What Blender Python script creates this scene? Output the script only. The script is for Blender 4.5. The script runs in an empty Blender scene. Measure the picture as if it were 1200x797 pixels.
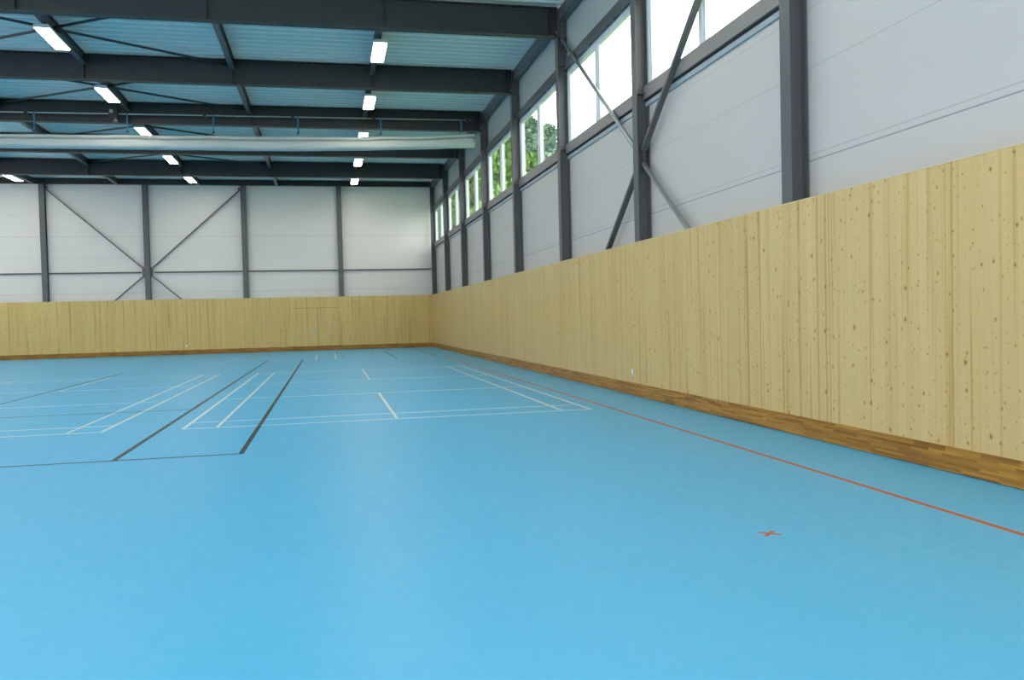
import bpy, math, random
from mathutils import Vector, Matrix
random.seed(7)
col = bpy.context.scene.collection
scn = bpy.context.scene

# ------------------------------------------------------------------ dimensions
WX = 1.38            # room face of the wooden cladding on the right wall
HW = 2.75            # top of the wooden cladding
D = 31.87            # room face of the wooden cladding on the back wall
HB = 0.227           # skirting height
YC = [-3.45 + 5.03 * k for k in range(8)]      # column / beam lines
BACKX = [-17.3, -12.66, -8.03, -3.3]           # columns in the back wall
PURX = [-2.6, -6.36, -10.1, -13.87, -17.6]     # purlin lines
LEFT, FRONT = -26.3, -18.7
BZ0, BZ1 = 8.0, 8.67                            # roof beams

# ------------------------------------------------------------------ helpers
def world_loc(o): return Vector(o.location) + (world_loc(o.parent) if o.parent else Vector((0, 0, 0)))
class MB:
    def __init__(s): s.v, s.f, s.sm = [], [], False
    def add(s, vs, fs):
        n = len(s.v); s.v += [tuple(v) for v in vs]; s.f += [tuple(n + i for i in f) for f in fs]; return s
    def box(s, x0, x1, y0, y1, z0, z1):
        return s.add([(x, y, z) for z in (z0, z1) for y in (y0, y1) for x in (x0, x1)],
              [(0, 2, 3, 1), (4, 5, 7, 6), (0, 1, 5, 4), (2, 6, 7, 3), (0, 4, 6, 2), (1, 3, 7, 5)])
    def prism(s, prof, a, b, axes):
        """closed profile [(p,q)] swept from a to b; axes = function (p,q,t)->xyz"""
        n = len(prof)
        vs = [axes(p, q, a) for p, q in prof] + [axes(p, q, b) for p, q in prof]
        fs = [(i, (i + 1) % n, n + (i + 1) % n, n + i) for i in range(n)]
        fs += [tuple(range(n - 1, -1, -1)), tuple(range(n, 2 * n))]
        return s.add(vs, fs)
    def tube(s, a, b, r, n=12, r2=None):
        a, b = Vector(a), Vector(b); d = (b - a).normalized()
        u = d.orthogonal().normalized(); w = d.cross(u); r2 = r if r2 is None else r2
        vs = [a + (u * math.cos(t) + w * math.sin(t)) * r for t in [2 * math.pi * i / n for i in range(n)]]
        vs += [b + (u * math.cos(t) + w * math.sin(t)) * r2 for t in [2 * math.pi * i / n for i in range(n)]]
        fs = [(i, (i + 1) % n, n + (i + 1) % n, n + i) for i in range(n)]
        fs += [tuple(range(n - 1, -1, -1)), tuple(range(n, 2 * n))]
        return s.add(vs, fs)
    def bar(s, a, b, w, h, up=(0, 0, 1)):
        a, b = Vector(a), Vector(b); d = (b - a).normalized()
        side = d.cross(Vector(up)).normalized(); u = side.cross(d)
        c = [(-w / 2, -h / 2), (w / 2, -h / 2), (w / 2, h / 2), (-w / 2, h / 2)]
        vs = [a + side * p + u * q for p, q in c] + [b + side * p + u * q for p, q in c]
        return s.add(vs, [(0, 3, 2, 1), (4, 5, 6, 7), (0, 1, 5, 4), (1, 2, 6, 5), (2, 3, 7, 6), (3, 0, 4, 7)])
    def build(s, name, m, parent=None, bevel=0.0, smooth=False, origin=None):
        me = bpy.data.meshes.new(name)
        o0 = Vector(origin) if origin is not None else Vector((0, 0, 0))
        me.from_pydata([tuple(Vector(v) - o0) for v in s.v], [], s.f); me.validate(); me.update()
        import bmesh
        bm = bmesh.new(); bm.from_mesh(me); bmesh.ops.recalc_face_normals(bm, faces=bm.faces); bm.to_mesh(me); bm.free()
        if smooth:
            for p in me.polygons: p.use_smooth = True
        me.materials.append(m)
        o = bpy.data.objects.new(name, me); col.objects.link(o)
        if parent is not None:
            o.parent = parent
            o.location = o0 - world_loc(parent)
        else:
            o.location = o0
        if bevel:
            md = o.modifiers.new('bevel', 'BEVEL'); md.width = bevel; md.segments = 2; md.limit_method = 'ANGLE'
        return o

def tag(o, label, cat, group=None, kind=None):
    if label: o['label'] = label
    if cat: o['category'] = cat
    if group: o['group'] = group
    if kind: o['kind'] = kind
    return o
def empty(name, loc):
    o = bpy.data.objects.new(name, None); col.objects.link(o); o.location = loc; o.empty_display_size = .1
    return o
def struct(o, label, cat='structure'):
    o['kind'] = 'structure'; o['label'] = label; o['category'] = cat; return o

# ------------------------------------------------------------------ materials
def mat(name, color=(.5, .5, .5), rough=.5, metal=0.0, spec=.5, coat=0.0):
    m = bpy.data.materials.new(name); m.use_nodes = True
    b = m.node_tree.nodes['Principled BSDF']
    b.inputs['Base Color'].default_value = (*color, 1); b.inputs['Roughness'].default_value = rough
    b.inputs['Metallic'].default_value = metal; b.inputs['Specular IOR Level'].default_value = spec
    b.inputs['Coat Weight'].default_value = coat
    return m
class N:
    """tiny node writer"""
    def __init__(s, m): s.m = m; s.t = m.node_tree; s.b = s.t.nodes['Principled BSDF']
    def new(s, t, **k):
        n = s.t.nodes.new(t)
        for a, v in k.items(): setattr(n, a, v)
        return n
    def put(s, sock, v):
        if isinstance(v, (int, float)): sock.default_value = v
        elif isinstance(v, tuple):
            sock.default_value = v if len(v) == len(sock.default_value) else (*v, 1)
        else: s.t.links.new(v, sock)
    def math(s, op, a, b=0.0, c=0.0):
        n = s.new('ShaderNodeMath', operation=op)
        s.put(n.inputs[0], a); s.put(n.inputs[1], b); s.put(n.inputs[2], c); return n.outputs[0]
    def xyz(s):
        tc = s.new('ShaderNodeTexCoord'); sp = s.new('ShaderNodeSeparateXYZ'); s.t.links.new(tc.outputs['Object'], sp.inputs[0])
        return sp.outputs[0], sp.outputs[1], sp.outputs[2]
    def comb(s, x, y, z=0.0):
        n = s.new('ShaderNodeCombineXYZ'); s.put(n.inputs[0], x); s.put(n.inputs[1], y); s.put(n.inputs[2], z); return n.outputs[0]
    def mix(s, f, a, b, mode='MIX'):
        n = s.new('ShaderNodeMix', data_type='RGBA', blend_type=mode)
        s.put(n.inputs['Factor'], f); s.put(n.inputs[6], a); s.put(n.inputs[7], b); return n.outputs[2]
    def noise(s, vec, scale=1.0, detail=2.0, rough=.5, dim='3D'):
        n = s.new('ShaderNodeTexNoise', noise_dimensions=dim); s.put(n.inputs['Vector'], vec)
        n.inputs['Scale'].default_value = scale; n.inputs['Detail'].default_value = detail; n.inputs['Roughness'].default_value = rough
        return n.outputs['Fac']
    def white(s, w):
        n = s.new('ShaderNodeTexWhiteNoise', noise_dimensions='1D'); s.put(n.inputs['W'], w); return n.outputs['Value']
    def ramp(s, v, a, b):
        n = s.new('ShaderNodeMapRange'); s.put(n.inputs[0], v); n.inputs[1].default_value = a; n.inputs[2].default_value = b; return n.outputs[0]
    def bump(s, h, strength=.3, dist=.01):
        n = s.new('ShaderNodeBump'); s.put(n.inputs['Height'], h); n.inputs['Strength'].default_value = strength
        n.inputs['Distance'].default_value = dist; s.t.links.new(n.outputs[0], s.b.inputs['Normal'])

def wood_material(name, axis, stripes=(), base_a=(.535, .372, .140), base_b=(.65, .480, .220)):
    m = mat(name, rough=.42, spec=.35); n = N(m); x, y, z = n.xyz(); u = (x, y)[axis]
    lam = n.math('FLOOR', n.math('DIVIDE', n.math('ADD', u, n.math('MULTIPLY', n.noise(n.comb(0, 0, n.math('MULTIPLY', z, .25))), .01)), .105))
    r1 = n.white(lam); r2 = n.white(n.math('ADD', lam, 77.3))
    wide = n.noise(n.comb(u, n.math('MULTIPLY', z, .12)), 1.6, 2)
    grain = n.noise(n.comb(n.math('MULTIPLY', u, 42), n.math('MULTIPLY', z, .7), n.math('MULTIPLY', r1, 30)), 1, 4, .6)
    fac = n.math('ADD', n.math('MULTIPLY', r1, .22), n.math('ADD', n.math('MULTIPLY', wide, .75), n.math('MULTIPLY', grain, .35)))
    c = n.mix(n.ramp(fac, .3, .95), base_a, base_b)
    # warm resin streaks: narrow in u, long in z
    st = n.noise(n.comb(n.math('MULTIPLY', u, 11), n.math('MULTIPLY', z, .22), n.math('MULTIPLY', r2, 4)), 1, 1, .4)
    c = n.mix(n.math('MULTIPLY', n.ramp(st, .60, .74), .75), c, (.46, .25, .055))
    st2 = n.noise(n.comb(n.math('MULTIPLY', u, 34), n.math('MULTIPLY', z, .35), 9.1), 1, 1, .4)
    c = n.mix(n.math('MULTIPLY', n.ramp(st2, .66, .76), .3), c, (.40, .27, .10))
    wob = n.math('MULTIPLY', n.math('SUBTRACT', n.noise(n.comb(0, 0, z), 1.3), .5), .03)
    for pos, wdt, amt in stripes:
        d = n.math('ABSOLUTE', n.math('SUBTRACT', n.math('ADD', u, wob), pos))
        k = n.math('MULTIPLY', n.ramp(d, wdt, wdt * .25), amt)
        k = n.math('MULTIPLY', k, n.ramp(n.noise(n.comb(pos, z, 3.3), 1.1), .3, .5))
        c = n.mix(k, c, (.42, .25, .065))
    # thin joints between lamellas
    fr = n.math('FRACT', n.math('DIVIDE', u, .105))
    c = n.mix(n.math('MULTIPLY', n.ramp(fr, .04, .0), n.math('MULTIPLY', r2, .22)), c, (.33, .24, .10))
    # knots
    for sc, thr, seed, amt in ((2.8, .075, 0.0, .9), (4.1, .075, 2.0, .9), (6.5, .085, 5.0, .85), (9.5, .08, 11.0, .7)):
        v = n.new('ShaderNodeTexVoronoi', voronoi_dimensions='2D', feature='F1'); v.inputs['Scale'].default_value = sc
        n.put(v.inputs['Vector'], n.comb(n.math('ADD', n.math('MULTIPLY', u, 1.35), seed), z)); v.inputs['Randomness'].default_value = 1
        sp = n.new('ShaderNodeSeparateColor'); n.t.links.new(v.outputs['Color'], sp.inputs[0])
        size = n.math('MULTIPLY', n.math('SUBTRACT', sp.outputs[0], .35), thr)
        halo = n.ramp(n.math('SUBTRACT', v.outputs['Distance'], n.math('MULTIPLY', size, 2.2)), .03, -.03)
        c = n.mix(n.math('MULTIPLY', halo, n.math('MULTIPLY', .45, n.math('GREATER_THAN', sp.outputs[0], .6))), c, (.42, .24, .05))
        core = n.ramp(n.math('SUBTRACT', v.outputs['Distance'], size), .012, -.008)
        core = n.math('MULTIPLY', core, n.math('GREATER_THAN', sp.outputs[0], .5))
        c = n.mix(n.math('MULTIPLY', core, amt), c, (.22, .095, .012))
    n.t.links.new(c, n.b.inputs['Base Color']); n.bump(grain, .08, .002)
    return m

def panel_material(name, joints, axis=None, seams=(), tint=(.52, .51, .495)):
    m = mat(name, rough=.38, spec=.5); n = N(m); x, y, z = n.xyz()
    c = n.mix(n.noise(n.comb(n.math('MULTIPLY', x, .4), n.math('MULTIPLY', y, .4), n.math('MULTIPLY', z, 1.2)), 1, 2), tuple(t * .97 for t in tint), tuple(min(1, t * 1.03) for t in tint))
    for zj, w, a in joints:
        d = n.math('ABSOLUTE', n.math('SUBTRACT', z, zj)); c = n.mix(n.math('MULTIPLY', n.ramp(d, w, w * .4), a), c, (.16, .17, .18))
    u = (x, y, z)[axis or 0]
    for sj, w, a in seams:
        d = n.math('ABSOLUTE', n.math('SUBTRACT', u, sj)); c = n.mix(n.math('MULTIPLY', n.ramp(d, w, w * .4), a), c, (.16, .17, .18))
    n.t.links.new(c, n.b.inputs['Base Color'])
    return m

M = {}
M['steel'] = mat('anthracite_paint', (.085, .092, .10), .38, 0, .5)
M['steel_dark'] = mat('dark_steel_paint', (.04, .047, .052), .5, 0, .4)
M['rail'] = mat('rail_grey', (.16, .165, .17), .45)
M['rail_light'] = mat('rail_light_grey', (.215, .21, .205), .4)
M['rail_dark'] = mat('rail_slot', (.03, .04, .05), .5)
M['flashing'] = mat('blue_grey_flashing', (.30, .37, .42), .4)
M['beam'] = mat('beam_paint', (.021, .028, .030), .45, 0, .45)
M['white_frame'] = mat('white_aluminium', (.62, .67, .70), .35, 0, .5)
M['galv'] = mat('galvanised', (.35, .37, .38), .4, .6)
M['bolt'] = mat('bolt_zinc', (.6, .62, .62), .35, .7)
M['housing'] = mat('lamp_housing', (.8, .8, .78), .4)
M['strap'] = mat('blue_strap', (.03, .15, .28), .7)
M['motor'] = mat('black_motor', (.02, .022, .024), .35)
M['plate'] = mat('plate_white', (.75, .76, .76), .35)
M['plate_grey'] = mat('plate_grey', (.35, .36, .40), .3, .5)

f = mat('floor_blue', rough=.36, spec=.45); n = N(f); x, y, z = n.xyz()
big = n.noise(n.comb(x, y, 0), .35, 2)
c = n.mix(n.ramp(big, .3, .7), (.078, .44, .73), (.086, .455, .75))
n.t.links.new(c, n.b.inputs['Base Color'])
n.put(n.b.inputs['Roughness'], n.ramp(n.noise(n.comb(x, y, 0), 9, 3), -1.6, 3.4))
n.bump(n.noise(n.comb(x, y, 0), 130, 2), .05, .002)
M['floor'] = f
M['line_white'] = mat('line_white', (.74, .78, .76), .4)
M['line_black'] = mat('line_black', (.022, .028, .032), .45)
M['line_orange'] = mat('line_orange', (.52, .085, .022), .45)
M['line_faint'] = mat('line_faint_orange', (.42, .18, .13), .45)

st = [(-2.47, .035, .95), (-2.80, .02, .8), (-3.03, .012, .5), (-3.72, .04, .75), (-4.10, .025, .7), (-4.26, .03, .6), (-4.33, .015, .8),
      (-6.2, .018, .9), (-6.12, .012, .5), (-5.35, .012, .4), (-6.75, .02, .4), (-1.9, .008, .5), (-1.1, .01, .5), (1.0, .012, .4), (3.4, .02, .35)]
M['wood_right'] = wood_material('spruce_right', 1, st)
st = [(-12.35, .03, .8), (-12.0, .02, .8), (-12.1, .015, .6), (-14.9, .04, .6), (-16.8, .05, .5), (-10.5, .02, .6), (-2.6, .03, .4), (-0.6, .02, .4), (-9.6, .02, .5), (-1.6, .015, .6)]
M['wood_back'] = wood_material('spruce_back', 0, st, (.58, .415, .135), (.70, .53, .20))

def parquet(name, axis):
    m = mat(name, rough=.42, spec=.3); n = N(m); x, y, z = n.xyz(); u = (x, y)[axis]
    row = n.math('FLOOR', n.math('DIVIDE', z, .0227)); uu = n.math('ADD', n.math('DIVIDE', u, .42), n.math('MULTIPLY', n.white(row), 7))
    r = n.white(n.math('ADD', n.math('FLOOR', uu), n.math('MULTIPLY', row, 37.7)))
    g = n.noise(n.comb(n.math('MULTIPLY', u, 3), n.math('MULTIPLY', z, 60), r), 1, 3)
    c = n.mix(n.math('ADD', n.math('MULTIPLY', r, .75), n.math('MULTIPLY', g, .3)), (.16, .058, .004), (.47, .235, .035))
    fz = n.math('FRACT', n.math('DIVIDE', z, .0227)); c = n.mix(n.math('MULTIPLY', n.ramp(fz, .08, 0), .3), c, (.05, .02, .005))
    n.t.links.new(c, n.b.inputs['Base Color']); return m
M['base_right'] = parquet('oak_skirting_right', 1)
M['base_back'] = parquet('oak_skirting_back', 0)

M['wood_edge'] = mat('spruce_cut_edge', (.72, .60, .36), .5)
jr = [(3.245, .011, .75), (3.32, .009, .35), (2.2, .01, .5), (4.33, .007, .4), (5.03, .006, .4), (1.1, .01, .5), (5.40, .006, .3), (6.45, .008, .3), (7.6, .008, .3)]
sr = [((YC[i] + YC[i + 1]) / 2 + .25, .012, .5) for i in range(7)]
M['panel_right'] = panel_material('sandwich_panel_right', jr)
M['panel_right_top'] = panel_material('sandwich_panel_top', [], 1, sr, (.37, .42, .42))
jb = [(3.12, .015, .35), (3.7, .01, .15), (4.85, .012, .25), (5.9, .014, .35), (6.95, .012, .25), (7.9, .012, .2)]
M['panel_back'] = panel_material('sandwich_panel_back', jb, tint=(.70, .70, .67))
M['panel_plain'] = panel_material('sandwich_panel_plain', jb)
M['panel_front'] = mat('far_side_plaster', (.60, .60, .56), .6)

dk = mat('trapezoid_deck', (.90, .91, .89), .3, 0.0, .6); M['deck'] = dk
M['deck_recess'] = mat('deck_recess_shade', (.64, .72, .72), .5)  # same deck, darker: shade between the ribs painted into the colour
cu = mat('curtain_textile', (.50, .55, .54), .6); n = N(cu); x, y, z = n.xyz()
n.bump(n.noise(n.comb(n.math('MULTIPLY', x, 3), n.math('MULTIPLY', y, 8), n.math('MULTIPLY', z, 30)), 1, 3), .4, .02)
M['curtain'] = cu

gl = bpy.data.materials.new('window_glass'); gl.use_nodes = True; t = gl.node_tree; t.nodes.clear()
out = t.nodes.new('ShaderNodeOutputMaterial'); mx = t.nodes.new('ShaderNodeMixShader'); lw = t.nodes.new('ShaderNodeLayerWeight'); lw.inputs[0].default_value = .5
pw = t.nodes.new('ShaderNodeMath'); pw.operation = 'POWER'; pw.inputs[1].default_value = 5
fr = t.nodes.new('ShaderNodeMath'); fr.operation = 'MULTIPLY_ADD'; fr.inputs[1].default_value = .9; fr.inputs[2].default_value = .045
t.links.new(lw.outputs['Facing'], pw.inputs[0]); t.links.new(pw.outputs[0], fr.inputs[0])
tr = t.nodes.new('ShaderNodeBsdfTransparent'); tr.inputs[0].default_value = (.93, .97, .96, 1)
go = t.nodes.new('ShaderNodeBsdfGlossy'); go.inputs['Roughness'].default_value = .02
t.links.new(fr.outputs[0], mx.inputs[0]); t.links.new(tr.outputs[0], mx.inputs[1]); t.links.new(go.outputs[0], mx.inputs[2]); t.links.new(mx.outputs[0], out.inputs[0])
M['glass'] = gl

em = bpy.data.materials.new('lamp_diffuser'); em.use_nodes = True; t = em.node_tree
b = t.nodes['Principled BSDF']; b.inputs['Base Color'].default_value = (.9, .9, .88, 1)
b.inputs['Emission Color'].default_value = (1.0, .90, .74, 1); b.inputs['Emission Strength'].default_value = 38
M['lamp'] = em

def leaf_mat(name, a, b_):
    m = mat(name, rough=.6); n = N(m); tc = n.new('ShaderNodeTexCoord'); g = n.new('ShaderNodeTexNoise'); g.inputs['Scale'].default_value = 1.4
    n.t.links.new(tc.outputs['Object'], g.inputs['Vector']); c = n.mix(n.ramp(g.outputs['Fac'], .35, .65), a, b_)
    n.t.links.new(c, n.b.inputs['Base Color']); return m
M['leaf_bright'] = leaf_mat('leaf_bright', (.14, .30, .06), (.27, .44, .13))
M['leaf_dark'] = leaf_mat('leaf_dark', (.11, .20, .14), (.18, .29, .20))
M['trunk'] = mat('bark', (.12, .09, .06), .9)
M['grass'] = leaf_mat('meadow', (.10, .2, .04), (.16, .28, .06))
M['hill'] = leaf_mat('wooded_hill', (.12, .20, .17), (.18, .28, .22))

# ------------------------------------------------------------------ room shell
o = MB().box(LEFT - .2, 1.64, FRONT - .2, 32.13, -.15, 0).build('floor', M['floor'])
struct(o, 'light blue sports floor of the hall', 'floor')

YB = 32.13
w = MB(); w.box(1.64, 1.74, FRONT, YB, 0, 5.25)
w.box(1.64, 1.74, FRONT, YC[0] - .1, 5.25, 8.75)
o = w.build('wall_right', M['panel_right']); struct(o, 'long right wall of pale grey metal panels above wooden cladding', 'wall')
wr = o
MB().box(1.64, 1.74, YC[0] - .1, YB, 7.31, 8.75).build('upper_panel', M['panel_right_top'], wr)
MB().box(WX, WX + .018, FRONT, D, .02, HW).build('wood_cladding', M['wood_right'], wr)['label'] = 'light knotty spruce cladding along the right wall'
MB().box(WX - .004, WX + .022, FRONT, D, HW, HW + .008).build('cladding_edge', M['wood_edge'], wr)

w = MB().box(LEFT, 1.74, YB, YB + .1, 0, 8.75).build('wall_back', M['panel_back']); struct(w, 'back wall of pale metal panels above a band of wood', 'wall')
cb = MB()
DX0, DXC, DX1, DZ = -5.77, -4.555, -3.45, 2.19
cb.box(LEFT, DX0, D, D + .018, .02, HW); cb.box(DX1, WX, D, D + .018, .02, HW); cb.box(DX0, DX1, D, D + .018, DZ, HW)
cb.build('wood_cladding', M['wood_back'], w)['label'] = 'yellowish spruce cladding along the back wall'
# flush double door hidden in the cladding
d = empty('door_1', (DXC, D, 0)); struct(d, 'flush wooden double door set in the back wall cladding', 'door')
for a, b_ in ((DX0 + .004, DXC - .008), (DXC + .008, DX1 - .004)):
    lf = MB().box(a, b_, D + .001, D + .019, .235, DZ - .012).build('door_leaf', M['wood_back'], d)
    if a < DXC - .5: leaf = lf
MB().box(DX0, DX1, D + .02, D + .03, 0, DZ + .01).build('door_rebate', M['rail_dark'], d)
h = MB(); h.box(-4.80, -4.63, D - .006, D + .001, .98, 1.11); h.build('lock_plate', M['plate_grey'], leaf, .002)
h = MB(); h.box(-4.78, -4.69, D - .02, D - .006, 1.0, 1.03); h.build('pull_handle', M['plate'], leaf, .003)

w = MB().box(WX - .022, WX, FRONT, D - .0005, .006, HB).build('baseboard_right', M['base_right'], None, .002); struct(w, 'brown block-parquet skirting at the foot of the right wall', 'baseboard')
bb = MB(); bb.box(LEFT, DXC - .01, D - .022, D, .006, HB); bb.box(DXC + .01, WX - .022, D - .022, D, .006, HB)
w = bb.build('baseboard_back', M['base_back'], None, .002); struct(w, 'brown skirting at the foot of the back wall', 'baseboard')

# unseen sides of the hall, with a strip of openings for daylight
w = MB(); w.box(LEFT - .1, LEFT, FRONT, YB, 0, 4.6); w.box(LEFT - .1, LEFT, FRONT, YB, 7.35, 8.75)
for yy in YC + [-8.48, -13.51, -18.6]: w.box(LEFT - .1, LEFT, yy - .2, yy + .2, 4.6, 7.35)
struct(w.build('wall_left', M['panel_plain']), 'opposite long wall, outside the picture', 'wall')
w = MB(); w.box(LEFT, 1.74, FRONT - .1, FRONT, 0, 3.0); w.box(LEFT, 1.74, FRONT - .1, FRONT, 7.6, 8.75)
for xx in (-26, -21, -16, -11, -6, -1, 1.5): w.box(xx - .2, xx + .2, FRONT - .1, FRONT, 3.0, 7.6)
struct(w.build('wall_front', M['panel_front']), 'end wall behind the camera', 'wall')

# trapezoidal roof deck, ribs running across the hall
prof = []; yv = FRONT - .1; P = .33
while yv < YB:
    prof += [(yv, BZ1 + .02), (yv + .085, BZ1 + .02), (yv + .12, BZ1 + .16), (yv + .295, BZ1 + .16)]; yv += P
vs = [(x, a, b_) for x in (LEFT - .1, 1.74) for a, b_ in prof]; n_ = len(prof)
dm = MB().add(vs, [(i, i + 1, n_ + i + 1, n_ + i) for i in range(n_ - 1)])
dm.box(LEFT - .1, 1.74, FRONT - .1, YB + .1, BZ1 + .19, BZ1 + .3)
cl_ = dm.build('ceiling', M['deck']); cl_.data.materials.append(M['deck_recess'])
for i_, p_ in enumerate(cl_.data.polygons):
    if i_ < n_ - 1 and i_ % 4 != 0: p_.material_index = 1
struct(cl_, 'trapezoidal steel roof deck with ribs running across the hall', 'ceiling')

# ------------------------------------------------------------------ steel sections
def h_profile(fw, dp, tf, tw):     # H in (p: across flange, q: depth)
    a, b_ = fw / 2, tw / 2
    return [(-a, 0), (a, 0), (a, tf), (b_, tf), (b_, dp - tf), (a, dp - tf), (a, dp), (-a, dp), (-a, dp - tf), (-b_, dp - tf), (-b_, tf), (-a, tf)]
ORD = ['', 'first', 'second', 'third', 'fourth', 'fifth', 'sixth', 'seventh', 'eighth']

XF = WX + .02                       # front face of the wall columns
for k, yc in enumerate(YC):
    rank = 8 - k                    # 1 = corner column
    mb = MB().prism(h_profile(.23, .225, .014, .009), 0, BZ1, lambda p, q, t: (XF + q, yc + p, t))
    o = mb.build('steel_column', M['steel'], origin=(XF, yc, 0))
    if rank == 1: lab = 'dark steel column in the far right corner of the hall'
    elif k == 1: lab = 'steel column where the diagonal braces of the right wall meet'
    elif k == 0: lab = 'widest and nearest steel column on the right wall'
    else: lab = '%s steel column from the far corner along the right wall' % ORD[rank]
    tag(o, lab, 'column', 'steel columns of the right wall')
    for z in (5.36, 7.33, 7.99):
        s = MB(); s.box(XF + .014, XF + .211, yc - .112, yc - .006, z - .006, z + .006); s.box(XF + .014, XF + .211, yc + .006, yc + .112, z - .006, z + .006)
        s.build('stiffener_plate', M['steel'], o)

for i, xc in enumerate(BACKX):
    mb = MB().prism(h_profile(.25, .22, .014, .009), 0, BZ1, lambda p, q, t: (xc + p, D + .02 + q, t))
    o = mb.build('steel_column', M['steel'], origin=(xc, D + .02, 0))
    lab = ['leftmost steel column on the back wall', 'steel column at the crossing of the back wall braces',
           'back wall steel column right of the crossed braces', 'back wall steel column nearest the far right corner'][i]
    tag(o, lab, 'column', 'steel columns of the back wall')
    for z in (4.12, 8.35):
        MB().box(xc - .12, xc + .12, D + .034, D + .226, z - .006, z + .006).build('stiffener_plate', M['steel'], o)

# roof beams
near = {2: 'nearest', 3: 'second', 4: 'third', 5: 'fourth', 6: 'fifth'}
for k in range(2, 7):
    yc = YC[k]
    pr = [(p, q) for p, q in h_profile(.24, BZ1 - BZ0, .02, .012)]
    mb = MB().prism(pr, LEFT, XF - .012, lambda p, q, t: (t, yc + p, BZ0 + q))
    o = mb.build('roof_beam', M['beam'], origin=(XF - .012, yc, BZ0))
    lab = {2: 'dark steel roof beam nearest the camera, cut by the top edge', 3: 'second dark roof beam from the camera, with lights before and behind it',
           4: 'dark roof beam directly behind the shaft with blue straps', 5: 'dark roof beam just behind the folded white curtain',
           6: 'deep dark roof beam last before the back wall'}[k]
    tag(o, lab, 'beam', 'roof beams across the hall')
    MB().box(XF - .012, XF, yc - .125, yc + .125, BZ0 - .02, BZ1).build('end_plate', M['beam'], o)
    st_ = [XF - .16] + PURX + [PURX[-1] - 3.75]
    for x in st_:
        s = MB(); s.box(x - .006, x + .006, yc - .112, yc - .006, BZ0 + .02, BZ1 - .02); s.box(x - .006, x + .006, yc + .006, yc + .112, BZ0 + .02, BZ1 - .02)
        s.build('stiffener_plate', M['beam'], o)
    for z in (BZ0 + .09,):
        MB().tube((XF - .028, yc - .09, z), (XF - .012, yc - .09, z), .022, 6).build('bolt', M['bolt'], o)
# edge beam over the back wall
o = MB().prism(h_profile(.2, .26, .012, .008), LEFT, XF - .01, lambda p, q, t: (t, YC[7] + p, 8.40 + q)).build('roof_beam', M['beam'], origin=(XF, YC[7], 8.4))
tag(o, 'shallow dark edge beam lying along the top of the back wall', 'beam', 'roof beams across the hall')

# eaves beams along the right wall
for k in range(1, 7):
    y0, y1 = YC[k] + .13, YC[k + 1] - .13
    pr = [(0, 0), (.14, 0), (.14, .012), (.012, .012), (.012, .268), (.14, .268), (.14, .28), (0, .28)]
    o = MB().prism(pr, y0, y1, lambda p, q, t: (XF + .05 + p, t, 8.36 + q)).build('eaves_beam', M['steel'], origin=(XF + .05, (y0 + y1) / 2, 8.36))
    tag(o, 'steel channel along the roof edge above the %s window from the far corner' % ORD[7 - k], 'beam', 'eaves channels of the right wall')

# purlins
names = ['above the right row of ceiling lights', 'midway between the two light rows', 'above the left row of ceiling lights', 'left of the left light row', 'near the left edge']
bay = {2: 'the nearest roof bay', 3: 'the second roof bay', 4: 'the curtain bay', 5: 'the fourth roof bay', 6: 'the back roof bay'}
for k in range(2, 7):
    for i, x in enumerate(PURX):
        if k < 4 and i >= 3 and not (k == 3 and i == 3): continue
        if k == 4 and i == 4: continue
        y0 = YC[k] + .008; y1 = YC[k + 1] - .008
        if k == 6: y1 = YC[7] - .11
        zb = 8.40
        o = MB().prism(h_profile(.14, BZ1 - zb, .010, .008), y0, y1, lambda p, q, t: (x + p, t, zb + q)).build('roof_purlin', M['steel'], origin=(x, (y0 + y1) / 2, zb))
        tag(o, 'grey steel purlin %s in %s' % (names[i], bay[k]), 'purlin', 'purlins between the roof beams')

# roof cross bracing around the left light row
for k in range(2, 6):
    y0, y1 = YC[k] + .13, YC[k + 1] - .13; xm = PURX[2]
    t = empty('roof_cross_brace', (xm, (y0 + y1) / 2, 8.5))
    tag(t, 'thin dark crossed rods under the roof in %s' % bay[k], 'brace', 'crossed rods under the roof deck')
    for xa, xb in ((xm - 3.7, xm + 3.7), (xm + 3.7, xm - 3.7)):
        zz = 8.50 if xa < xb else 8.53
        MB().tube((xa, y0, zz), (xb, y1, zz), .034, 8).build('brace_rod', M['steel_dark'], t, smooth=True)
    MB().box(xm - .13, xm + .13, (y0 + y1) / 2 - .13, (y0 + y1) / 2 + .13, 8.46, 8.475).build('gusset_plate', M['steel'], t)

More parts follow.
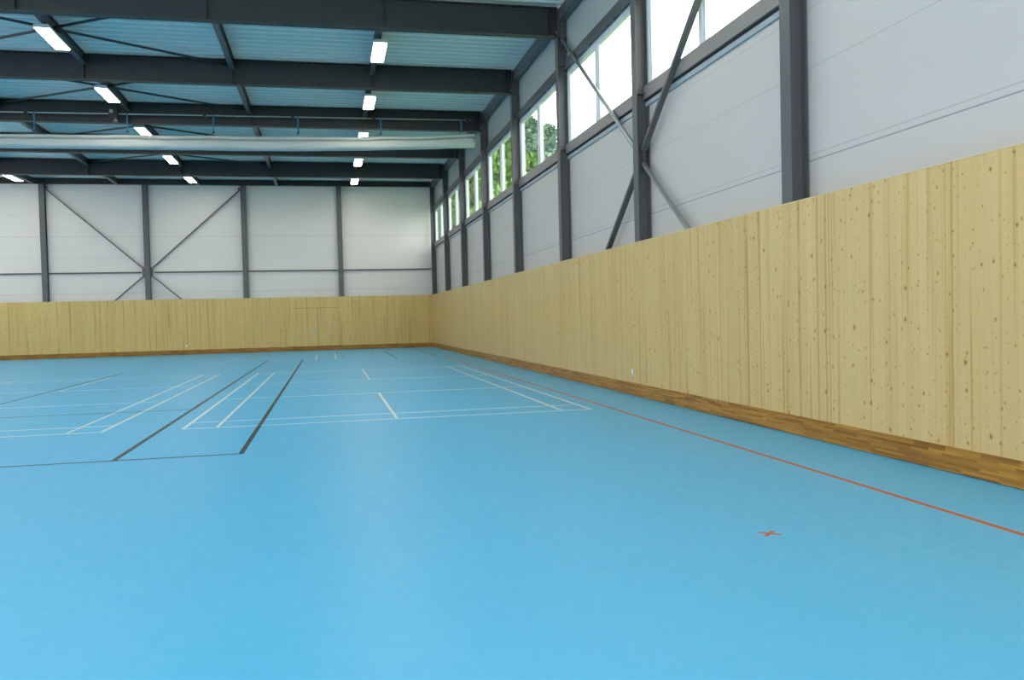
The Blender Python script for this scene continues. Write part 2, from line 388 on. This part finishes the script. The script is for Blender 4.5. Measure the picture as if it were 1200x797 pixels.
# ------------------------------------------------------------------ rails, windows of the right wall
for k in range(0, 7):
    y0, y1 = YC[k] + .008, YC[k + 1] - .008; rank = 7 - k
    posn = {0: 'nearest window, at the top of the picture', 6: 'last window before the far corner'}.get(k, '%s window from the far corner' % ORD[rank])
    a, b_ = y0 + .11, y1 - .11
    XR = 1.56
    e = empty('sill_rail', (XR, (y0 + y1) / 2, 5.25)); tag(e, 'grey steel sill rail under the ' + posn, 'rail', 'sill rails of the window band')
    pr = [(0, 0), (.03, 0), (.03, .01), (.01, .01), (.01, .217), (.08, .217), (.08, .227), (0, .227)]
    MB().prism(pr, a - .1, b_ + .1, lambda p, q, t: (XR + p, t, 5.27 + q)).build('channel', M['rail_light'], e)
    MB().box(XR + .006, 1.639, a - .1, b_ + .1, 5.256, 5.268).build('slot_shade', M['rail_dark'], e)  # dark strip painting the shade in the gap under the rail
    MB().box(1.602, 1.639, a - .1, b_ + .1, 5.15, 5.225).build('flashing', M['flashing'], e)
    e = empty('header_rail', (XR, (y0 + y1) / 2, 7.2)); tag(e, 'dark steel header rail over the ' + posn, 'rail', 'header rails of the window band')
    pr = [(0, 0), (.01, 0), (.01, .217), (.08, .217), (.08, .227), (0, .227)]
    MB().prism(pr, a - .1, b_ + .1, lambda p, q, t: (XR + p, t, 7.22 + q)).build('channel', M['steel'], e)
    MB().box(XR + .012, XR + .04, a, b_, 7.255, 7.42).build('slot_shade', M['rail_dark'], e)  # dark box in the channel hollow, its shade given as colour
    for j in range(12):
        yy = a + (j + .5) * (b_ - a) / 12
        MB().box(XR + .012, 1.605, yy - .05, yy + .05, 7.225, 7.245).build('clip', M['rail'], e)
    # window
    wn = empty('window_%d' % (k + 1), (1.68, (y0 + y1) / 2, 5.36)); struct(wn, 'white framed double window, ' + posn, 'window')
    fr_ = MB(); Z0, Z1 = 5.26, 7.31; fa, fb = YC[k] + .03, YC[k + 1] - .03; X0, X1 = 1.645, 1.735
    ZA, ZB = Z0 + .23, Z1 - .16
    fr_.box(X0, X1, fa, fb, Z0, ZA); fr_.box(X0, X1, fa, fb, ZB, Z1)
    fr_.box(X0 - .03, X1, fa, fa + .17, ZA, ZB); fr_.box(X0 - .03, X1, fb - .17, fb, ZA, ZB)
    fr_.build('window_frame', M['white_frame'], wn, .004)
    ym = (fa + fb) / 2 + .23
    MB().box(X0 - .035, X1, ym - .06, ym + .06, ZA, ZB).build('mullion', M['white_frame'], wn, .004)
    for ga, gb in ((fa + .17, ym - .06), (ym + .06, fb - .17)):
        s = MB(); zz0, zz1 = ZA, ZB
        s.box(X0 - .005, X1 - .02, ga, gb, zz0, zz0 + .05); s.box(X0 - .005, X1 - .02, ga, gb, zz1 - .05, zz1)
        s.box(X0 - .005, X1 - .02, ga, ga + .05, zz0 + .05, zz1 - .05); s.box(X0 - .005, X1 - .02, gb - .05, gb, zz0 + .05, zz1 - .05)
        sh_ = s.build('sash', M['white_frame'], wn, .003)
        MB().box(1.69, 1.70, ga + .05, gb - .05, zz0 + .05, zz1 - .05).build('pane', M['glass'], sh_)

# ------------------------------------------------------------------ wall bracing
t = empty('wall_cross_brace', (1.5, YC[1], 4.25)); tag(t, 'big steel cross brace spanning two bays of the right wall', 'brace')
N0 = (1.51, YC[1], 4.24)
MB().tube((1.51, YC[2] - .1, 7.94), (1.51, YC[1] + .12, 4.36), .042, 12).build('brace_bar', M['galv'], t, smooth=True)
MB().tube((1.51, YC[1] - .12, 4.12), (1.51, YC[0] + .1, .6), .042, 12).build('brace_bar', M['galv'], t, smooth=True)
MB().bar((1.51, YC[0] + .1, 8.02), (1.51, YC[1] - .12, 4.36), .06, .10, (1, 0, 0)).build('brace_bar', M['steel'], t)
MB().bar((1.51, YC[1] + .12, 4.12), (1.51, YC[2] - .1, .55), .06, .10, (1, 0, 0)).build('brace_bar', M['steel'], t)
for s in (-1, 1):
    g = MB(); pts = [(s * .006, -.28), (s * .12, -.22), (s * .17, 0), (s * .12, .22), (s * .006, .28)]
    g.prism(pts, 1.504, 1.516, lambda p, q, t_: (t_, YC[1] + p, 4.24 + q)); g.build('gusset_plate', M['steel'], t)
g = MB().prism([(0, 0), (-.22, 0), (-.22, -.06), (-.03, -.3), (0, -.3)], 1.504, 1.516, lambda p, q, t_: (t_, YC[2] - .006 + p, 7.97 + q)); g.build('gusset_plate', M['steel'], t)

yb = D + .13; xm = BACKX[1]
t = empty('wall_cross_brace', (xm, yb, 4.12)); tag(t, 'steel cross brace in the back wall meeting at a column', 'brace')
for sx in (-1, 1):
    x2 = BACKX[0] if sx < 0 else BACKX[2]
    MB().bar((xm + sx * .15, yb, 4.26), (x2 - sx * .1, yb, 8.26), .05, .10, (0, 1, 0)).build('brace_bar', M['steel'], t)
    MB().bar((xm + sx * .15, yb, 3.98), (x2 - sx * .1, yb, .1), .05, .09, (0, 1, 0)).build('brace_bar', M['steel'], t)
    pts = [(.006, -.26), (.17, -.26), (.25, -.1), (.25, .1), (.17, .26), (.006, .26)]
    g = MB().prism([(p * sx, q) for p, q in pts], yb - .006, yb + .006, lambda p, q, t_: (xm + p, t_, 4.12 + q)); g.build('gusset_plate', M['steel'], t)
    g = MB().prism([(p * -sx, q) for p, q in [(.006, 0), (.25, 0), (.25, -.08), (.05, -.3), (.006, -.3)]], yb - .006, yb + .006, lambda p, q, t_: (x2 + p, t_, 8.33 + q)); g.build('gusset_plate', M['steel'], t)

xs = [-22.0] + BACKX + [XF]
rl = ['left of the leftmost visible column', 'left of the brace crossing', 'right of the brace crossing', 'in the second bay from the far corner', 'ending at the far corner column']
for i in range(5):
    a, b_ = xs[i] + .01, xs[i + 1] - .01
    if i == 1: b_ -= .3
    if i == 2: a += .3
    if i == 4: b_ += .01
    o = MB().box(a, b_, yb + .02, yb + .09, 4.085, 4.155).build('wall_rail', M['steel'], origin=((a + b_) / 2, yb + .05, 4.12), bevel=.004)
    tag(o, 'thin horizontal steel rail on the back wall ' + rl[i], 'rail', 'horizontal rails of the back wall')

# ------------------------------------------------------------------ ceiling lights
def light(x, k, label, k_from):
    yc = (YC[k] + YC[k + 1]) / 2 - .12
    t = empty('ceiling_light', (x, yc, 8.22)); tag(t, label, 'ceiling light', 'rectangular ceiling lights')
    hw, hl = .175, .80
    h = MB(); pr = [(-hw, 0), (-hw, .05), (-hw + .03, .085), (hw - .03, .085), (hw, .05), (hw, 0), (hw - .02, 0), (hw - .02, .03), (-hw + .02, .03), (-hw + .02, 0)]
    h.prism(pr, yc - hl, yc + hl, lambda p, q, s: (x + p, s, 8.22 + q))
    h.box(x - hw + .02, x + hw - .02, yc - hl, yc - hl + .02, 8.22, 8.25); h.box(x - hw + .02, x + hw - .02, yc + hl - .02, yc + hl, 8.22, 8.25)
    h.build('housing', M['housing'], t)
    MB().box(x - hw + .02, x + hw - .02, yc - hl + .02, yc + hl - .02, 8.214, 8.235).build('diffuser', M['lamp'], t)
    for s in (-1, 1):
        MB().box(x - .012, x + .012, yc + s * .55 - .03, yc + s * .55 + .03, 8.30, 8.41).build('hanger', M['steel_dark'], t)
bl = {2: 'nearest, between the first two beams', 3: 'second from the camera', 4: 'third from the camera, partly above the curtain',
      5: 'fourth from the camera, behind the curtain', 6: 'fifth and farthest, next to the back wall'}
for k in range(2, 7): light(PURX[0] + .03, k, 'white rectangular light in the right ceiling row, ' + bl[k], k)
for k in range(2, 7): light(PURX[2], k, 'white rectangular light in the left ceiling row, ' + bl[k], k)
light(PURX[4], 6, 'white ceiling light cut by the left edge near the back wall', 6)

# ------------------------------------------------------------------ hoisted divider curtain
YS = 16.2
def shz(x): return 8.175 + (x + 13.5) * (.105 / 14.5)
t = empty('hoist_shaft', (-6, YS, 8.2)); tag(t, 'thin grey winding shaft in front of the third roof beam', 'shaft')
MB().tube((-21.0, YS, shz(-21)), (1.0, YS, shz(1.0)), .024, 10).build('shaft_tube', M['galv'], t, smooth=True)
for x in (-20.5, -15.6, -12.97, -7.71, -4.96, -2.32, .87):
    g = MB(); z = shz(x); g.box(x - .05, x + .05, YS - .05, YS + .05, z - .06, z + .06); g.box(x - .03, x + .03, YS + .05, YC[4] - .12, z - .02, z + .03)
    g.build('bearing_bracket', M['motor'], t, .004)
t = empty('hoist_motor', (-10.42, YS, 8.2)); tag(t, 'black tubular hoist motor hanging on the winding shaft', 'motor')
z = shz(-10.42)
MB().box(-10.56, -10.30, YS - .14, YS + .10, z - .12, z + .16).build('gearbox', M['motor'], t, .02)
MB().tube((-10.38, YS - .02, z - .12), (-10.38, YS - .02, z - .26), .10, 16).build('motor_barrel', M['motor'], t, .01)
MB().tube((-10.48, YS - .16, z + .05), (-10.48, YS - .14, z + .05), .06, 14).build('end_cap', M['galv'], t)
MB().box(-10.40, -10.30, YS - .15, YS - .06, z - .245, z - .225).build('terminal_clip', M['galv'], t)

def cur_top(x): return 7.50 + .18 * (x + 13.6) / 14.7 + .15 * max(0, (x + 3) / 4.1) ** 1.5 - .02 * abs(math.sin((x - .6) * math.pi / 2.68))
def cur_bot(x): return 7.075 + .075 * ((x + 13.6) / 14.7) + .20 * max(0, (x + 6) / 7.1) ** 1.6
XA, XB, nx = -20.5, 1.09, 120
ring = [(.10, 1.0), (-.08, .99), (-.17, .93), (-.20, .84), (-.19, .76), (-.16, .705), (.03, .69), (.03, .665), (-.17, .63), (-.21, .57), (-.22, .48), (-.21, .36), (-.225, .22), (-.18, .07), (-.06, 0), (.12, .02), (.19, .15), (.20, .5), (.20, .85)]
cm = MB(); vs = []
for i in range(nx + 1):
    x = XA + (XB - XA) * i / nx; zt, zb = cur_top(x), cur_bot(x)
    for j, (p, q) in enumerate(ring):
        wv = .012 * math.sin(x * 3.1 + j * 1.3) + .008 * math.sin(x * 7.7 + j * 2.1)
        vs.append((x, YS + p + wv, zb + (zt - zb) * q + (wv * .4 if 0 < q < 1 else 0)))
m_ = len(ring); fs = [(i * m_ + j, i * m_ + (j + 1) % m_, (i + 1) * m_ + (j + 1) % m_, (i + 1) * m_ + j) for i in range(nx) for j in range(m_)]
fs += [tuple(range(m_)), tuple(nx * m_ + j for j in range(m_))]
o = cm.add(vs, fs).build('divider_curtain', M['curtain'], smooth=True, origin=(-6, YS, 7.4))
tag(o, 'long white divider curtain folded up under the roof', 'curtain')
sx_ = [-12.73, -10.04, -7.45, -4.80, -2.09, .64]
sl = ['leftmost', 'second from the left', 'third from the left', 'fourth from the left', 'fifth from the left', 'rightmost']
for i, x in enumerate(sx_):
    z0, z1 = shz(x) + .02, cur_top(x) - .005
    o = MB().box(x - .022, x + .022, YS - .028, YS - .024, z1 + .1, z0).build('lifting_strap', M['strap'], origin=(x, YS, z0))
    tag(o, 'blue strap holding up the folded curtain, %s of six' % sl[i], 'strap', 'blue lifting straps')
    MB().tube((x - .045, YS - .026, z1 + .1), (x + .045, YS - .026, z1 + .1), .018, 8).build('buckle', M['motor'], o)
    MB().tube((x - .03, YS - .03, z1 + .1), (x - .045, YS - .11, z1 - .02), .008, 6).build('cord', M['motor'], o)
    MB().tube((x - .045, YS - .12, z1 - .02), (x - .045, YS - .12, z1 - .08), .02, 8).build('toggle', M['motor'], o)

# small fittings
o = MB().box(WX - .012, WX, 1.84, 1.92, .38, .48).build('wall_socket', M['plate'], None, .003, origin=(WX, 1.88, .43)); tag(o, 'small white socket low on the right wall cladding', 'socket')
o = MB().box(-10.98, -10.90, D - .012, D, .38, .48).build('wall_socket', M['plate'], None, .003, origin=(-10.94, D, .43)); tag(o, 'small white socket low on the back wall cladding', 'socket')
for i, (y, z) in enumerate(((19.85, 7.73), (24.88, 7.78), (29.4, 7.78))):
    o = MB().tube((1.62, y, z), (1.64, y, z), .05, 12).build('wall_fitting', M['plate'], origin=(1.64, y, z))
    tag(o, 'tiny round white fitting above the %s window from the far corner' % ('third', 'second', 'first')[i], 'fitting', 'round fittings above the windows')

# ------------------------------------------------------------------ floor markings
def marking(name, label, loc, m, strips):
    e = empty(name, (*loc, 0)); tag(e, label, 'court marking')
    for pn, x0, x1, y0, y1 in strips:
        MB().box(x0, x1, y0, y1, -.001, .0012 if m is not M['line_black'] else .0016).build(pn, m, e)
    return e
def badminton(xr, label, y0=0.0, L=13.4):
    w_ = .042; xl = xr - 6.1
    s = [('sideline', xr - w_, xr, y0, y0 + L), ('sideline', xl, xl + w_, y0, y0 + L), ('singles_sideline', xr - .46 - w_, xr - .46, y0, y0 + L), ('singles_sideline', xl + .46, xl + .46 + w_, y0, y0 + L),
         ('baseline', xl + w_, xr - w_, y0, y0 + w_), ('baseline', xl + w_, xr - w_, y0 + L - w_, y0 + L),
         ('long_service_line', xl + w_, xr - w_, y0 + .76, y0 + .76 + w_), ('long_service_line', xl + w_, xr - w_, y0 + L - .76 - w_, y0 + L - .76),
         ('short_service_line', xl + w_, xr - w_, y0 + 4.68, y0 + 4.68 + w_), ('short_service_line', xl + w_, xr - w_, y0 + 8.68, y0 + 8.68 + w_),
         ('centre_line', (xl + xr - w_) / 2, (xl + xr + w_) / 2, y0, y0 + 4.68), ('centre_line', (xl + xr - w_) / 2, (xl + xr + w_) / 2, y0 + 8.72, y0 + L)]
    return marking('badminton_court_marking', label, (xr, y0), M['line_white'], s)
badminton(0.0, 'white badminton court lines nearest the right wall')
badminton(-7.16, 'white badminton court lines on the left, second court', .12)
w_ = .05
marking('large_court_marking', 'black court lines, two long lines joined by a near baseline', (-5.03, -2.65), M['line_black'],
        [('sideline', -5.06, -5.0, -2.68, 21.5), ('sideline', -6.41, -6.35, -2.68, 21.5), ('baseline', -17.4, -5.06, -2.68, -2.68 + w_),
         ('attack_line', -13.4, -6.41, 2.9, 2.9 + w_), ('sideline', -10.43, -10.38, 2.95, 16.0)])
marking('orange_court_line', 'long orange line running beside the right wall', (.32, 0), M['line_orange'], [('sideline', .29, .34, -12.0, 20.0)])
e = empty('orange_floor_cross', (-1.19, -7.58, 0)); tag(e, 'small orange cross taped on the floor at lower right', 'floor mark')
for s in (-1, 1):
    a_, b_ = Vector((-.055, -s * .05, 0)), Vector((.055, s * .05, 0)); d_ = (b_ - a_).normalized(); q_ = Vector((-d_.y, d_.x, 0)) * .014
    zt = .0012 + (.0005 if s > 0 else 0); c0 = Vector((-1.19, -7.58, 0)); cs = [a_ - q_, b_ - q_, b_ + q_, a_ + q_]
    MB().prism([((c0 + v).x, (c0 + v).y) for v in cs], 0, zt, lambda p, q, t_: (p, q, t_)).build('tape_strip', M['line_orange'], e)
def dash(name, label, x, y0, y1, m, w=.05, x2=None):
    o = MB().add([(x - w / 2, y0, .0015), (x + w / 2, y0, .0015), ((x2 or x) + w / 2, y1, .0015), ((x2 or x) - w / 2, y1, .0015)], [(0, 1, 2, 3)]).build(name, m, origin=(x, (y0 + y1) / 2, 0))
    tag(o, label, 'court marking')
dash('white_floor_dash', 'short white line before the back wall door, left of the pair', -4.54, 21.1, 25.9, M['line_white'])
dash('white_floor_dash', 'short white line before the back wall door, right of the pair', -3.77, 20.9, 27.2, M['line_white'])
dash('orange_floor_dash', 'faint orange dash right of the two short white lines', -3.5, 22.6, 26.5, M['line_faint'])
dash('pink_floor_dash', 'faint pinkish dash on the far floor, left of the short dark line', -2.2, 23.5, 26.0, M['line_faint'])
dash('red_floor_dash', 'faint reddish dash between the far ends of the two black lines', -7.32, 23.7, 27.2, M['line_faint'])
dash('red_floor_dash', 'faint reddish dash on the far floor at the left', -10.19, 19.7, 21.8, M['line_faint'])
dash('white_floor_dash', 'faint white line on the far floor left of the black lines', -8.13, 20.4, 24.0, M['line_white'], .05, -7.8)
dash('dark_floor_line', 'short thin dark line on the far floor near the corner', -1.48, 19.5, 28.5, M['line_black'])
dash('dark_floor_line', 'faint dark line closest to the far corner', .2, 21.0, 29.5, M['line_black'])

# ------------------------------------------------------------------ outside
g = MB(); g.box(1.74, 260, -60, 600, -.6, -.3)
struct(g.build('outdoor_ground', M['grass']), 'green meadow outside the windows', 'ground')
def hill_h(x, y):
    q = y - 3.6 * x + 6
    s = 0 if q <= 0 else 80 * (1 - math.exp(-q / 62))
    s *= min(1, max(0, (y - 60) / 90))
    return -0.4 + s + (2.0 * math.sin(x * .13 + 1) * math.cos(y * .09) + 1.3 * math.sin(x * .37 + y * .21)) * min(1, s / 12)
hv = []; NX, NY = 90, 200
for j in range(NY + 1):
    for i in range(NX + 1):
        x = 4 + 150 * i / NX; y = 60 + 520 * j / NY; hv.append((x, y, hill_h(x, y) + random.uniform(0, 2.2) * min(1, j / 6)))
g = MB().add(hv, [(j * (NX + 1) + i, j * (NX + 1) + i + 1, (j + 1) * (NX + 1) + i + 1, (j + 1) * (NX + 1) + i) for j in range(NY) for i in range(NX)])
struct(g.build('outdoor_hill', M['hill']), 'wooded hill rising beyond the windows', 'hill')

def foliage(seed, R, Hh, n_, conifer=False):
    rnd = random.Random(seed); mb = MB(); cl = []
    for _ in range(26):
        a = rnd.uniform(0, 6.28); h_ = rnd.uniform(.12, .95); rr = R * math.sqrt(max(0.02, 1 - (2 * h_ - 1) ** 2)) * rnd.uniform(.3, .85)
        if conifer: rr = R * (1 - h_) * rnd.uniform(.5, 1)
        cl.append((rr * math.cos(a), rr * math.sin(a), Hh * (.15 + .85 * h_), R * rnd.uniform(.22, .42) * (1.1 - .5 * h_ if conifer else 1)))
    for i in range(n_):
        cx, cy, cz, cr = cl[i % len(cl)]
        d = Vector((rnd.gauss(0, 1), rnd.gauss(0, 1), rnd.gauss(0, .8))).normalized() * cr * rnd.uniform(.65, 1.05)
        c_ = Vector((cx, cy, cz)) + d; u = Vector((rnd.gauss(0, 1), rnd.gauss(0, 1), rnd.gauss(0, 1))).normalized(); w = u.orthogonal().normalized()
        s = rnd.uniform(.2, .42)
        mb.add([c_ - u * s, c_ + w * s * .6, c_ + u * s, c_ - w * s * .6], [(0, 1, 2, 3)])
    return mb
def make_tree(R, Hh, leaf, seed, conifer=False):
    t = empty('conifer_tree' if conifer else 'leafy_tree', (0, 0, 0))
    MB().tube((0, 0, -.4), (0, 0, Hh * .6), R * .09, 8, R * .03).build('trunk', M['trunk'], t)
    foliage(seed, R, Hh, 7000, conifer).build('foliage', M[leaf], t); return t
def copy_tree(o):
    c = o.copy(); col.objects.link(c)
    for ch in list(o.children):
        d = ch.copy(); col.objects.link(d); d.parent = c
    return c
protos = {'b': make_tree(4.2, 14, 'leaf_bright', 1), 'd': make_tree(4.5, 17, 'leaf_dark', 2), 'c': make_tree(3.2, 17, 'leaf_dark', 3, True)}
used = set()
spots = [('b', 15.5, 50, .92), ('b', 18.5, 60, .95), ('c', 21, 66, 1.0), ('d', 15, 63, .84), ('c', 18, 70, 1.0), ('b', 12.5, 66, .95), ('b', 16.5, 76, 1.1), ('d', 22, 78, 1.15),
         ('b', 12, 79, 1.15), ('d', 17, 88, 1.05), ('b', 13, 92, 1.3), ('d', 21, 98, 1.25), ('b', 11, 104, 1.2), ('d', 15, 112, 1.4), ('b', 10, 122, 1.3), ('d', 18, 128, 1.6), ('c', 25, 66, 1.0), ('c', 28, 84, 1.15), ('b', 14.5, 57, .98), ('d', 19.5, 73, .98), ('d', 25, 94, 1.2), ('b', 12.5, 52.5, .95)]
tl = {'b': ('bright green leafy tree outside beyond the right wall windows', 'tree', 'bright leafy trees outside'),
      'd': ('darker green leafy tree outside beyond the right wall windows', 'tree', 'darker leafy trees outside'),
      'c': ('pointed dark conifer outside beyond the right wall windows', 'tree', 'conifers outside')}
for kd, x, y, s in spots:
    o = protos[kd] if kd not in used else copy_tree(protos[kd]); used.add(kd)
    o.location = (x, y, max(-.35, hill_h(x, y) - .3) if y > 66 else -.35); o.scale = (s, s, s); o.rotation_euler = (0, 0, random.uniform(0, 6.28))
    tag(o, *tl[kd])

# ------------------------------------------------------------------ light
wd = bpy.data.worlds.new('overcast_sky'); scn.world = wd; wd.use_nodes = True; t = wd.node_tree; bg = t.nodes['Background']
bg.inputs[0].default_value = (1.0, .955, .91, 1); bg.inputs[1].default_value = 6.5
def area(name, loc, rot, sx, sy, power, color):
    l = bpy.data.lights.new(name, 'AREA'); l.shape = 'RECTANGLE'; l.size = sx; l.size_y = sy; l.energy = power; l.color = color
    o = bpy.data.objects.new(name, l); col.objects.link(o); o.location = loc; o.rotation_euler = rot; return o
# the ceiling lights of the bays in front of / above the camera, outside the frame
for k in range(-3, 2):
    for x in (PURX[0], PURX[2], PURX[4], -25 + 0.0):
        area('ceiling_lamp', (x, -3.45 + 5.03 * k + 2.5, 8.2), (0, 0, 0), .34, 1.6, 68, (1, .90, .76))
for k in range(2, 6):
    area('ceiling_lamp', (PURX[4], YC[k] + 2.4, 8.2), (0, 0, 0), .34, 1.6, 60, (1, .90, .77))

# ------------------------------------------------------------------ camera
C = Vector((-4.0135129, -12.67380278, 1.48223752)); yaw, pit, rol, fpx = 0.21349245, -0.02743876, -0.02455188, 989.59669
F = Vector((math.sin(yaw) * math.cos(pit), math.cos(yaw) * math.cos(pit), math.sin(pit)))
R0 = Vector((math.cos(yaw), -math.sin(yaw), 0)); U0 = R0.cross(F)
R = R0 * math.cos(rol) + U0 * math.sin(rol); U = -R0 * math.sin(rol) + U0 * math.cos(rol)
cd = bpy.data.cameras.new('camera'); cam = bpy.data.objects.new('camera', cd); col.objects.link(cam)
cd.sensor_fit = 'HORIZONTAL'; cd.sensor_width = 36; cd.lens = 36 * fpx / 1200; cd.clip_start = .05; cd.clip_end = 900
mt = Matrix((R, U, -F)).transposed().to_4x4(); mt.translation = C; cam.matrix_world = mt
scn.camera = cam
scn.view_settings.view_transform = 'Standard'
scn.view_settings.look = 'None'
scn.view_settings.exposure = -0.12
